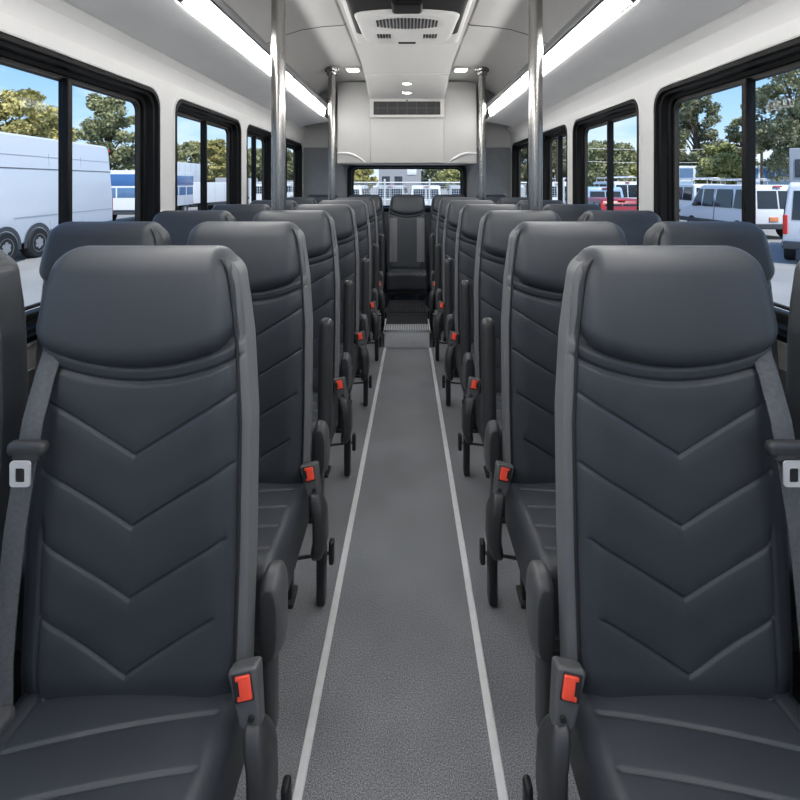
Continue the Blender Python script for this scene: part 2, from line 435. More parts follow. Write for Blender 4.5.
# overhead racks with light strips
for s, sd in ((-1, 'left'), (1, 'right')):
    rk = thing('luggage_rack', 'long pale overhead rack above the %s hand windows' % sd, 'luggage rack', (s*W, 2., 2.22))
    def P(x, z): return (s*x - s*W, z-2.22)
    pr = [(1.36, 2.222), (1.345, 2.225), (1.20, 2.258), (1.02, 2.289), (1.011, 2.294), (1.011, 2.315), (1.02, 2.322), (1.20, 2.29), (1.36, 2.255)]
    mb = MB(); mb.prism([P(*p) for p in pr], 1, Y0-2+.05, 6.05-2)
    mb.build('shelf', M['duct'], rk, fix=True, smooth=30)
    mb = MB(); mb.prism([P(*p) for p in [(.956, 2.393), (.945, 2.398), (.935, 2.415), (.94, 2.437), (.965, 2.44), (1.0, 2.41), (1.0, 2.393)]], 1, Y0-2+.05, 6.05-2)
    mb.build('lip', M['plastic_grey'], rk, fix=True, smooth=50, label='dark grey upper lip')
    mb = MB(); mb.prism([P(*p) for p in [(1.0, 2.325), (1.36, 2.25), (1.40, 2.25), (1.40, 2.42), (1.36, 2.48), (1.0, 2.70)]], 1, 6.02-2, 6.05-2)
    mb.build('end_plate', M['plastic_grey'], rk, fix=True, smooth=0, label='dark end plate')
    ls = thing('light_strip', 'glowing white light strip along the %s overhead rack' % sd, 'light', (s*.97, 2., 2.34), group='overhead light strips')
    segs = [(-1.7, .16), (.17, 2.03), (2.04, 3.95), (3.96, 5.55)]
    Lq = lambda x, z: (s*x - s*.97, z-2.34)
    for (a, b) in segs:
        mb = MB(); mb.prism([Lq(*p) for p in [(.996, 2.300), (.987, 2.2925), (.979, 2.298), (.962, 2.37), (.958, 2.381), (.985, 2.381), (.99, 2.305)]], 1, a-2, b-2)  # lower bulge added to throw strip light onto the shelf underside
        mb.build('light_panel', M['led'], ls, fix=True, smooth=30)
    mb = MB(); mb.prism([Lq(*p) for p in [(.955, 2.382), (.955, 2.390), (1.002, 2.390), (1.008, 2.30), (.998, 2.299), (.991, 2.306), (.987, 2.382)]], 1, -1.72-2, 5.58-2)
    mb.build('housing', M['plastic_grey'], ls, fix=True, smooth=0)  # opaque backing added to block strip light from the rack and nearby ceiling
    for yj in (.165, 2.035, 3.955):
        mb = MB(); mb.prism([Lq(*p) for p in [(.998, 2.295), (.987, 2.288), (.975, 2.294), (.958, 2.37), (.954, 2.384), (.985, 2.385), (.995, 2.30)]], 1, yj-.02-2, yj+.02-2)
        mb.build('joint_clip', M['plastic_grey'], ls, fix=True, smooth=30)

# grab poles
def pole(x, y, label):
    z1 = float(np.interp(abs(x), [h[0] for h in half], [h[1] for h in half]))
    t = thing('grab_pole', label, 'pole', (x, y, 0), group=None)
    MB().lathe([(.040, 0.0), (.040, z1-.012)], (0, 0, 0), 2, 28).build('shaft', M['steel'], t, smooth=60)
    MB().lathe([(.052, z1-.085), (.056, z1-.08), (.058, z1-.045), (.075, z1-.04), (.08, z1-.02), (.08, z1-.004)], (0, 0, 0), 2, 28).build('top_flange', M['steel'], t, smooth=40)
    MB().lathe([(.075, .001), (.075, .01), (.05, .02)], (0, 0, 0), 2, 28).build('foot_flange', M['steel'], t, smooth=40)
pole(-.737, 2.695, 'vertical steel grab pole left of the aisle, nearer and thicker-looking')
pole(.737, 2.695, 'vertical steel grab pole right of the aisle, nearer and thicker-looking')
pole(-.825, 5.17, 'vertical steel grab pole left of the aisle, beside the rear bulkhead')
pole(.825, 5.17, 'vertical steel grab pole right of the aisle, beside the rear bulkhead')

# ceiling air conditioner
t = thing('air_conditioner', 'square grey ceiling air conditioner with louvred grille', 'air conditioner', (0, 3.6, 2.82))
zf = 2.745-2.82
mb = MB(); mb.rbox((0, -.08, zf/2), (.91, 1.42, -zf), (.05, .05, .02), 3)
mb.build('flange', M['ceiling'], t)
mb = MB(); mb.rbox((0, -.10, zf-.006), (.83, .80, .03), (.06, .06, .010), 3)
mb.build('gasket', M['frame'], t, label='black band around the inner cover')
def acw(V):
    V = V.copy(); V[:, 0] *= np.interp(V[:, 1], [-.37, .2, .37], [1.0, .95, .88])
    V[:, 1] = np.where(V[:, 1] < -.2, V[:, 1] + .07*(V[:, 0]/.38)**2, V[:, 1]); return V
mb = MB(); mb.rbox((0, .07, zf-.024), (.77, .74, .035), (.06, .06, .012), 4, (20, 8, 1), warp=acw)
inner = mb.build('cover', M['ceiling'], t)
mb = MB(); mb.rbox((0, -.36, zf-.03), (.21, .20, .04), (.03, .03, .012), 3)
mb.build('control_panel', M['frame'], t, label='black glossy control panel')
mb = MB(); mb.rbox((0, -.07, zf-.042), (.56, .30, .012), (.12, .12, .005), 4)
gr = mb.build('grille', M['ceiling'], t)
for i in range(18):
    x = -.221 + .026*i
    hl = .115*math.sqrt(max(.1, 1-(x/.27)**2))
    mb = MB(); mb.rbox((x, -.07, zf-.049), (.015, 2*hl, .006), .002, 1); mb.build('louvre_slot', M['dark'], gr)
for sg in (-1, 1):
    for i in range(5):
        mb = MB(); mb.rbox((sg*(.14+.024*i), .25, zf-.043), (.015, .10, .006), .002, 1); mb.build('vent_slot', M['dark'], inner)
mb = MB(); mb.rbox((0, .45, zf-.03), (.15, .03, .03), .008); mb.build('latch', M['frame'], t)

# downlights
for sg, sd in ((-1, 'left'), (1, 'right')):
    x = sg*.61; zc = 2.792
    t = thing('ceiling_light', 'small glowing rectangular ceiling light beside the %s rear pole' % sd, 'light', (x, 5.31, zc), group='rectangular ceiling lights')
    MB().rbox((0, 0, -.008), (.19, .20, .022), (.03, .03, .008), 3).build('bezel', M['white'], t)
    MB().rbox((0, 0, -.018), (.13, .14, .012), (.02, .02, .004), 2).build('diffuser', M['downlight'], t)

# rear bulkhead above the rear window
t = thing('rear_bulkhead', 'white boxed bulkhead above the rear window with central panel', 'bulkhead', (0, 5.9, 1.74))
def bw(V): return V
mb = MB(); mb.rbox((0, .26, .52), (1.76, .5, 1.04), (.02, .02, .02), 3); mb.build('housing', M['white'], t)
mb = MB(); mb.rbox((0, .0, .30), (.915, .03, .58), .008); mb.build('centre_panel', M['white'], t)
for sg in (-1, 1):
    mb = MB(); pts = [(sg*(.52+.36*k/10), -.004, .02 + .115*math.sin(PI/2*min(1, k/7.))) for k in range(11)]
    mb.tube(pts, [.006+.010*math.sin(PI*k/10.) for k in range(11)], 8); mb.build('curved_grip', M['duct'], t, smooth=60)
v = thing('air_vent', 'black rectangular air outlet on the white rear bulkhead', 'vent', (0, 5.87, 2.43))
MB().rbox((0, -.01, .0), (.93, .05, .24), (.01, .01, .01), 2).build('frame', M['white'], v)
MB().rbox((0, -.035, .0), (.83, .012, .165), (.01, .004, .01), 2).build('opening', M['dark'], v)
for i in range(7):
    MB().rbox((-.36+.12*i, -.041, 0), (.006, .006, .15), .002, 1).build('louvre', M['plastic'], v)
MB().rbox((0, -.042, 0), (.80, .004, .008), .001, 1).build('louvre', M['plastic'], v)
# sloped ceiling hatch with two spot lamps
h = thing('ceiling_hatch', 'pale sloping ceiling hatch in front of the rear bulkhead', 'hatch', (0, 5.50, 2.625))
ang = math.atan2(-.14, .66); rt = Matrix.Rotation(ang, 4, 'X')
MB().rbox((0, 0, 0), (.92, .70, .02), (.02, .02, .008), 2, rot=rt).build('panel', M['ceiling'], h)
fb = MB(); fb.prism([(-1.15, .194), (-.34, .068), (.36, -.075), (.36, .194)], 0, -.47, .47); fb.build('fairing', M['ceiling'], h, fix=True, smooth=60)
MB().lathe([(.012, -.005), (.012, .01)], (0, .325, -.105), 2, 12).build('latch', M['plastic_grey'], h)
for yy, lb in ((-.13, 'round spot lamp on the ceiling hatch, nearer of two'), (.13, 'round spot lamp on the ceiling hatch, nearer the rear vent')):
    z = 2.625 - .14/.66*yy - .012
    q = thing('spot_lamp', lb, 'light', (0, 5.50+yy, z), group='spot lamps')
    MB().lathe([(.07, .006), (.07, -.004), (.055, -.010), (.052, -.004)], (0, 0, 0), 2, 24).build('bezel', M['white'], q)
    MB().lathe([(.050, .0), (.048, -.009), (.02, -.012)], (0, 0, 0), 2, 20).build('lens', M['downlight'], q)

# raised step at the rear of the aisle
t = thing('rear_step', 'raised step at the end of the aisle with dotted tread', 'step', (0, 4.27, 0))
zs = .155; hw = .205
MB().box((-hw, 0.012, 0), (hw, 1.13, zs-.002)).build('body', M['mat_black'], t, smooth=0)
MB().rbox((0, .006, zs/2), (2*hw, .012, zs-.004), .003, 1).build('riser', M['alu'], t)
MB().rbox((0, .004, zs-.002), (2*hw+.006, .02, .012), .003, 1).build('nosing', M['chrome'], t)
MB().box((-hw, .016, zs-.002), (hw, .20, zs+.003)).build('tread', M['tread'], t, smooth=0, label='light dotted tread')
MB().box((-hw, .62, zs-.002), (hw, .99, zs+.003)).build('tread', M['tread_dark'], t, smooth=0, label='dark dotted tread')
for sg in (-1, 1):
    MB().rbox((sg*(hw+.004), .2, zs-.01), (.012, .40, .02), .003, 1).build('edge_trim', M['alu'], t)

# ------------------------------------------------------------------ seats
SB = .40       # height where backrest meets cushion
BH = .955      # backrest height above that (top at 1.355)
def sstep(a, b, x):
    t = np.clip((x-a)/(b-a), 0, 1); return t*t*(3-2*t)
def hw_z(z):
    """half width of the backrest at height z (above floor)"""
    t = (z-SB)/BH
    w = np.interp(t, [-.1, 0, .3, .6, .78, .9, 1.0], [.222, .226, .229, .227, .215, .199, .187])
    Rr = .075; zt = SB+BH
    d = np.clip(z-(zt-Rr), 0, Rr*.999)
    return w - (Rr - np.sqrt(Rr*Rr-d*d))*.75
def recline(z): return .066*(z-SB)/BH
CHEV = [.905, .757, .610, .462]
def groove(d, w, depth): return depth*np.exp(-(d/w)**2)
CHEVRONS = True
def front_disp(x, z):
    """positive = pressed in"""
    ax = np.abs(x)
    d = .010*(1-np.clip(ax/.20, 0, 1)**2)*sstep(SB, SB+.15, z)        # hollow between bolsters
    panel = sstep(.212, .200, x)*sstep(-.190, -.178, x)
    zz = z - .66*ax
    low = sstep(1.075, 1.05, z + .0)
    pillow = np.zeros_like(x)
    for c in CHEV:
        lim = sstep(.207, .197, x)*sstep(-.187, -.178, x) if c > .7 else sstep(.196, .180, x)*sstep(-.178, -.172, x)
        if c < .5: lim = sstep(.178, .16, x)*sstep(-.178, -.172, x)
        dd = (zz-c)*.835
        d = d + (groove(dd, .0030, .0065) + groove(dd, .018, .0035))*lim*(1 if CHEVRONS else 0)
    # inner side seam on the window side, lower half
    d = d + (groove(x+.178+.01*np.clip(z-.8, -.4, 0), .0040, .005) + groove(x+.178, .014, .003))*sstep(.80, .74, z)
    # smile crease below the headrest
    zc = 1.060 + .050*(x/.2)**2
    inn = sstep(.218, .200, ax)
    d = d + (groove(z-zc, .0055, .009) + groove(z-zc, .025, .004))*inn
    zc2 = zc+.035
    d = d + .016*sstep(-.012, .012, z-zc2)*inn
    # soft waist creases at the bottom
    d = d + .016*sstep(SB+.07, SB-.02, z)
    return d

def build_backrest(root):
    hx, hy, hz = .2275, .07, BH/2+.03
    V, Fc = rbox_data((hx, hy, hz), (.036, .04, .05), 7, (150, 2, 310))
    x, y, z = V[:, 0].copy(), V[:, 1].copy(), (V[:, 2]+hz)*(1-.014) + SB - .06
    X = x*hw_z(z)/hx
    wf = sstep(-.02, -.06, y); y = np.where(y < 0, y+.01, y)
    thick = np.interp((z-SB)/BH, [0, .5, .85, 1], [1.1, 1.1, 1.05, .85])
    Yl = np.where(y > 0, y*thick, y)
    Y = Yl + wf*front_disp(X, z)*1.0 + recline(z)
    # slight wrap: sides of the front turn away
    Y = Y + wf*.020*sstep(.15, .235, np.abs(X))
    V2 = np.stack([X, Y, z], 1)
    side = (x > hx-.036*.42) & (y > -.0545)
    fm = [any(not side[i] for i in f) for f in Fc]
    for nm, keep, m, lb in (('backrest', True, M['vinyl'], None), ('side_bolster', False, M['vinyl_side'], 'lighter grey aisle side of the backrest')):
        fs = [f for f, k in zip(Fc, fm) if k == keep]
        used = sorted({i for f in fs for i in f}); mp = {o: n for n, o in enumerate(used)}
        raw_obj(nm, V2[used], [tuple(mp[i] for i in f) for f in fs], m, root, 180, lb, mir=True)
    # piping
    def edge(sg, zlo, zhi, n=60, off=.003):
        P = []
        for zz in np.linspace(zlo, zhi, n):
            w = float(hw_z(np.array(zz)))
            xx = w - .036*.42*w/hx
            yy = -.0555 + float(recline(zz)) + .0175 - off
            P.append((sg*xx, yy, zz))
        return P
    MB().tube(edge(1, SB+.02, SB+BH-.025), .0036, 6).build('piping', M['piping'], root, 180, mir=True)

def build_headrest(root):
    hx, hy, hz = .201, .056, .120
    V, Fc = rbox_data((hx, hy, hz), (.045, .05, .055), 9, (60, 4, 40))
    x, y, z = V.T
    s_ = (z+hz)/(2*hz)
    zc = SB+BH-.004-hz
    Z = z + zc - .050*(1-(x/.2)**2)*(1-sstep(0, 1, s_)) + .03*(1-s_)*1.0
    X = x*np.interp(s_, [0, .25, .6, .85, 1], [1.03, 1.02, .99, .955, .92])
    wf = sstep(.01, -.05, y)
    Y = y + recline(Z) - .022 + .034*s_**1.6 - wf*.006*np.sin(PI*np.clip(s_, 0, 1))*(1-(x/.22)**2)
    X = X - .010
    raw_obj('headrest', np.stack([X, Y, Z], 1), Fc, M['vinyl'], root, 180, None, mir=True)

def build_cushion(root):
    hx, hy, hz = .229, .245, .10
    V, Fc = rbox_data((hx, hy, hz), (.04, .06, .05), 8, (130, 140, 3))
    x, y, z = V.T
    yc = -.205
    wt = sstep(.0, .07, z)
    d = np.zeros_like(x)
    v = (y+hy)      # 0 at front .. .49 at rear
    for c in (.02, .12, .22, .32, .42):
        dd = (v - c - .22*(x+.06))*.95
        lim = sstep(.20, .185, x)*sstep(-.165, -.15, x)
        d = d + (groove(dd, .0034, .0055) + groove(dd, .02, .002))*lim
    d = d + (groove(x+.168, .004, .005)+groove(x+.168, .014, .003))
    ed = np.maximum(np.abs(x)-.150, 0)
    Z = z + .320 - wt*d + wt*.012*(1-(x/.22)**2) + wt*.03*np.clip((.1-y)/.35, -.3, 1)
    X = x*(1+.0*z)
    Y = y + yc
    raw_obj('cushion', np.stack([X, Y, Z], 1), Fc, M['vinyl'], root, 180, None, mir=True)
    MB().tube([(.222, yc+yy, .385+.03*max(-.3, min(1, (.1-yy)/.35))) for yy in np.linspace(-.19, .17, 14)], .0035, 6).build('piping', M['piping'], root, 180, mir=True)

SHARED = {}
def build_seat(aisle, armrest, belt, name, label, legs=True):
    t = thing(name, label, 'seat')
    key = (MIR, CHEVRONS)
    if key in SHARED:
        for ch in list(SHARED[key].children):
            if ch.name.split('.')[0] in ('backrest', 'side_bolster', 'piping', 'headrest', 'cushion'):
                c = ch.copy(); COL.objects.link(c); c.parent = t
                if not aisle and c.name.startswith('side_bolster'):
                    c.material_slots[0].link = 'OBJECT'; c.material_slots[0].material = M['vinyl']
                    if 'label' in c: del c['label']
    else:
        build_backrest(t); build_headrest(t); build_cushion(t); SHARED[key] = t
    MB().rbox((0, -.205, .225), (.42, .44, .09), (.02, .03, .02), 2).build('seat_pan', M['plastic'], t, mir=True)
    for sx in (-1, 1):
        for yy in (-.36, -.04):
            mb = MB(); mb.rbox((sx*.165, yy, .10), (.032, .045, .20), .006, 2)
            mb.rbox((sx*.165, yy, .008), (.05, .085, .016), .004, 1)
            mb.build('leg', M['black_metal'], t, mir=True)
        MB().rbox((sx*.165, -.2, .165), (.03, .40, .035), .006, 2).build('rail', M['black_metal'], t, mir=True)
    # recline hinge cover behind the backrest edge
    if aisle:
        mb = MB(); mb.rbox((.254, .10, .475), (.056, .10, .205), (.022, .049, .06), 5)
        hc = mb.build('hinge_cover', M['plastic_grey'], t, mir=True)
        mb = MB(); mb.rbox((.254, .049, .475), (.036, .006, .165), (.016, .003, .06), 4); mb.build('cap', M['plastic'], hc, mir=True)
        mb = MB(); mb.rbox((.248, .09, .30), (.030, .075, .24), (.012, .03, .03), 4); mb.build('hinge_blade', M['plastic'], t, mir=True)
    if aisle:
        # buckle stalk, housing, red button
        rot = Matrix.Rotation(R(-14), 4, 'Y') @ Matrix.Rotation(R(-16), 4, 'X')
        c = Vector((.250, -.068, .45))
        mb = MB()
        def tap(V):
            V = V.copy(); k = np.interp(V[:, 2], [-.06, .045], [.72, 1.06]); V[:, 0] *= k; V[:, 1] *= k; return V
        mb.rbox(c, (.056, .036, .105), (.009, .009, .009), 3, (1, 1, 4), rot=rot, warp=tap)
        bh = mb.build('buckle', M['plastic_grey'], t, mir=True)
        def loc(v): return c + (rot.to_3x3() @ Vector(v))
        mb = MB(); mb.rbox(loc((-.002, -.018, .022)), (.038, .006, .048), .003, 2, rot=rot); mb.build('buckle_face', M['dark'], bh, mir=True)
        mb = MB(); mb.rbox(loc((.004, -.021, .022)), (.023, .009, .041), .003, 2, rot=rot)
        mb.rbox(loc((-.007, -.0205, .0055)), (.012, .008, .008), .002, 1, rot=rot); mb.rbox(loc((-.007, -.0205, .0385)), (.012, .008, .008), .002, 1, rot=rot)
        mb.build('release_button', M['red'], bh, mir=True, label='red release button')
        mb = MB(); mb.lathe([(.006, -.002), (.006, .004)], loc((.006, -.019, -.032)), 1, 10); mb.build('screw', M['dark'], bh, mir=True)
        # side shield
        def leafw(V):
            V = V.copy(); s_ = (V[:, 2]+.115)/.23
            V[:, 1] *= np.interp(s_, [0, .25, .7, 1], [.62, 1, .9, .55]); V[:, 0] += np.interp(s_, [0, .3, .7, 1], [-.008, .006, .004, -.012]); return V
        mb = MB(); mb.rbox((.276, -.085, .30), (.046, .105, .23), (.015, .04, .05), 5, (1, 1, 10), warp=leafw)
        mb.build('side_shield', M['plastic'], t, mir=True)
        mb = MB(); mb.rbox((.280, -.055, .105), (.030, .055, .20), (.008, .012, .012), 3); mb.build('foot_bracket', M['black_metal'], t, mir=True)
        mb = MB(); mb.rbox((.305, .0, .14), (.018, .035, .085), (.007, .01, .01), 3); mb.tube([(.16, -.04, .14), (.305, -.005, .14)], .006, 8)
        mb.build('recline_lever', M['black_metal'], t, mir=True)
    if armrest:
        rot = Matrix.Rotation(R(-4), 4, 'X')
        def aw(V):
            V = V.copy(); s_ = (V[:, 2]+.24)/.48
            V[:, 1] *= np.interp(s_, [0, .3, 1], [1.15, .95, .85]); return V
        mb = MB(); mb.rbox((.262, .135, .72), (.054, .062, .48), (.024, .030, .03), 4, (1, 1, 8), rot=rot, warp=aw)
        mb.build('armrest', M['plastic'], t, mir=True, label='folded up armrest')
    if belt:
        # webbing from behind the headrest corner down to the anchor
        P = [(-.178, .02, 1.16), (-.178, -.022, 1.08), (-.181, -.050, 1.00), (-.188, -.064, .90), (-.200, -.072, .78), (-.210, -.076, .65), (-.214, -.084, .53), (-.212, -.088, .42)]
        V = []; Fs = []
        nd = 4
        pts = []
        for i in range(len(P)-1):
            for k in range(6):
                f = k/6.; pts.append(tuple(P[i][j]*(1-f)+P[i+1][j]*f for j in range(3)))
        pts.append(P[-1])
        for i, p in enumerate(pts):
            wv = .021
            V += [(p[0]-wv, p[1]+.006, p[2]), (p[0]-wv*.4, p[1]-.001, p[2]), (p[0]+wv*.4, p[1]-.001, p[2]), (p[0]+wv, p[1]+.004, p[2])]
            V += [(p[0]+wv, p[1]+.0065, p[2]), (p[0]+wv*.4, p[1]+.0015, p[2]), (p[0]-wv*.4, p[1]+.0015, p[2]), (p[0]-wv, p[1]+.0085, p[2])]
        for i in range(len(pts)-1):
            for q in range(8): Fs.append((i*8+q, i*8+(q+1) % 8, (i+1)*8+(q+1) % 8, (i+1)*8+q))
        Fs.append(tuple(range(7, -1, -1))); Fs.append(tuple((len(pts)-1)*8+q for q in range(8)))
        mb = MB(); mb.add(V, Fs); sb = mb.build('seat_belt', M['webbing'], t, 60, mir=True, fix=True)
        zt = .955
        mb = MB(); mb.rbox((-.172, -.068, zt), (.074, .026, .030), (.011, .011, .013), 4); mb.rbox((-.172, -.068, zt-.014), (.052, .022, .02), (.006, .008, .006), 3)
        mb.build('tongue_grip', M['plastic'], sb, mir=True)
        # metal tongue: plate with a slot
        o_ = rrect(-.019, .019, -.052, 0, .006, 3); i_ = rrect(-.009, .009, -.043, -.014, .004, 3)
        mb = MB(); c0 = (-.176, -.085, zt-.018)
        T = lambda L, y: [(c0[0]+a, c0[1]+y, c0[2]+b) for a, b in L]
        ring_bridge(mb, T(o_, 0), T(i_, 0)); ring_bridge(mb, T(i_, 0), T(i_, .004)); ring_bridge(mb, T(i_, .004), T(o_, .004)); ring_bridge(mb, T(o_, .004), T(o_, 0))
        mb.build('tongue', M['tongue'], sb, 30, mir=True, fix=True, label='silver metal tongue')
        mb = MB(); mb.rbox((c0[0], c0[1]+.004, c0[2]-.0285), (.018, .004, .030), .001, 1); mb.build('tongue_slot', M['dark'], sb, mir=True)
        mb = MB(); mb.rbox((-.214, -.105, .43), (.065, .05, .035), (.012, .012, .012), 3); mb.build('belt_anchor', M['plastic_grey'], sb, mir=True)
    return t

ROWS = [1.035, 1.735, 2.47, 3.22, 4.02, 4.84]         # y of the backrest foot
AX = [.594, .606, .606, .578, .556, .548]          # aisle seat centres
WX = [1.150, 1.135, 1.14, 1.145, 1.15, 1.15]
RN = ['nearest', 'second', 'third', 'fourth', 'fifth', 'sixth']
for side, sd in ((-1, 'left'), (1, 'right')):
    MIR = -side
    # prototypes: a seat with its aisle side at +x (left of the aisle) or mirrored
    first = build_seat(True, False, True, 'bus_seat', 'charcoal seat with shoulder belt, nearest row, %s side of the aisle' % sd)
    first.location = (side*AX[0], ROWS[0], 0); first['group'] = 'charcoal bus seats'
    arm = None; win = None
    for i in range(1, 6):
        lb = 'charcoal aisle seat with folded armrest, %s of the aisle, %s row counting back' % (sd, RN[i])
        if arm is None:
            arm = build_seat(True, True, False, 'bus_seat', lb); arm['group'] = 'charcoal bus seats'
            arm.location = (side*AX[i], ROWS[i], 0)
        else: dup(arm, (side*AX[i], ROWS[i], 0), 0, lb, 'charcoal bus seats')
    for i in range(6):
        lb = 'charcoal window seat along the %s wall, %s row counting back' % (sd, RN[i])
        if win is None:
            win = build_seat(False, False, False, 'bus_seat', lb); win['group'] = 'charcoal bus seats'
            win.location = (side*WX[i], ROWS[i], 0)
        else: dup(win, (side*WX[i], ROWS[i], 0), 0, lb, 'charcoal bus seats')
    for x, nm in ((.53, 'just %s of the middle seat' % sd), (1.07, 'in the %s corner' % sd)):
        dup(win, (side*x, 5.95, 0), 0, 'charcoal vinyl seat in the back row, %s' % nm, 'charcoal bus seats')
    if side == 1:
        CHEVRONS = False
        mid = build_seat(False, False, False, 'bus_seat', 'charcoal middle seat of the back row facing down the aisle'); mid['group'] = 'charcoal bus seats'
        mid.location = (0, 5.95, -.03 if False else 0)
        for sg in (-1, 1):
            V = []; n = 30
            for k in range(n+1):
                z = SB+.11+.55*k/n; xa, xb = (.115, .205)
                P_ = []
                for xx in np.linspace(xa, xb, 7):
                    X_ = float(xx); y_ = float(front_disp(np.array([X_*sg]), np.array([z]))[0]) - .06 + float(recline(z)) + .020*float(sstep(.15, .235, np.array(X_))) - .002
                    V.append((sg*X_*1.075, y_-.006, z))
            Fq = [(k*7+q, k*7+q+1, (k+1)*7+q+1, (k+1)*7+q) for k in range(n) for q in range(6)]
            V = V + [(v[0], v[1]+.01, v[2]) for v in V]; o7 = (n+1)*7
            Fq += [tuple(i+o7 for i in reversed(f)) for f in Fq]
            raw_obj('side_insert', V, Fq, M['vinyl_side'], mid, 60, 'lighter grey insert beside the centre panel')
        CHEVRONS = True
MIR = 1

# ------------------------------------------------------------------ outside
GZ = -.6
g = MB(); g.box((-140, -60, GZ-.2), (140, 220, GZ)); g = g.build('ground', M['asphalt'], smooth=0)
struct(g, 'pale asphalt parking lot outside the bus', 'ground')
n_ = 0
for (x, y) in ((-7.5, 9), (-7.5, 12), (8.5, 9.5), (8.5, 14), (-7.5, 15.5)):
    pass

def wheel(parent, c, r, w, sgn, nm='wheel'):
    prof = [(r*.62, -w/2), (r*.93, -w/2), (r, -w*.36), (r, w*.36), (r*.93, w/2), (r*.62, w/2)]
    o = MB().lathe(prof, c, 0, 24).build(nm, M['tyre'], parent, smooth=40, fix=True)
    x = c[0]+sgn*(w/2-.01)
    rp = [(r*.60, x-c[0]), (r*.60, x-c[0]+sgn*.012), (r*.5, x-c[0]+sgn*.004), (r*.18, x-c[0]+sgn*.02), (r*.05, x-c[0]+sgn*.02)]
    MB().lathe(rp, c, 0, 20).build('rim', M['rim'], o, smooth=30, fix=True)
    mb = MB()
    for k in range(6):
        a = 2*PI*k/6; mb.lathe([(r*.07, x-c[0]), (r*.07, x-c[0]+sgn*.016)], (c[0], c[1]+r*.36*math.cos(a), c[2]+r*.36*math.sin(a)), 0, 8)
    mb.build('rim_hole', M['dark'], o, fix=True)

def body_mesh(profile, hw_, belt, H, tumble, bev=.06):
    """side outline (y,z) -> closed body with sloping flanks"""
    bm = bmesh.new(); L = []; Rr = []
    def w(z): return hw_*(1 - tumble*max(0, (z-belt)/max(.01, H-belt)))
    for (y, z) in profile:
        L.append(bm.verts.new((-w(z), y, z))); Rr.append(bm.verts.new((w(z), y, z)))
    bm.faces.new(L); bm.faces.new(list(reversed(Rr)))
    n = len(profile)
    for i in range(n): bm.faces.new((L[i], Rr[i], Rr[(i+1) % n], L[(i+1) % n]))
    bmesh.ops.recalc_face_normals(bm, faces=bm.faces)
    ed = [e for e in bm.edges if len(e.link_faces) == 2 and e.calc_face_angle() > R(35)]
    bmesh.ops.bevel(bm, geom=ed, offset=bev, segments=3, affect='EDGES', profile=.5, clamp_overlap=True)
    V = [tuple(v.co) for v in bm.verts]; bm.verts.index_update(); Fc = [tuple(v.index for v in f.verts) for f in bm.faces]
    bm.free()
    return V, Fc, w

def flank(parent, nm, m, w, sg, quad, th=.02, off=.012):
    """a thin panel lying on the flank; quad = four (y,z)"""
    mb = MB(); A = [(sg*(w(z)+off), y, z) for y, z in quad]; B = [(sg*(w(z)-th), y, z) for y, z in quad]
    mb.add(A+B, [(0, 1, 2, 3), (7, 6, 5, 4)] + [(i, i+4, (i+1) % 4+4, (i+1) % 4) for i in range(4)])
    return mb.build(nm, m, parent, fix=True, smooth=0)

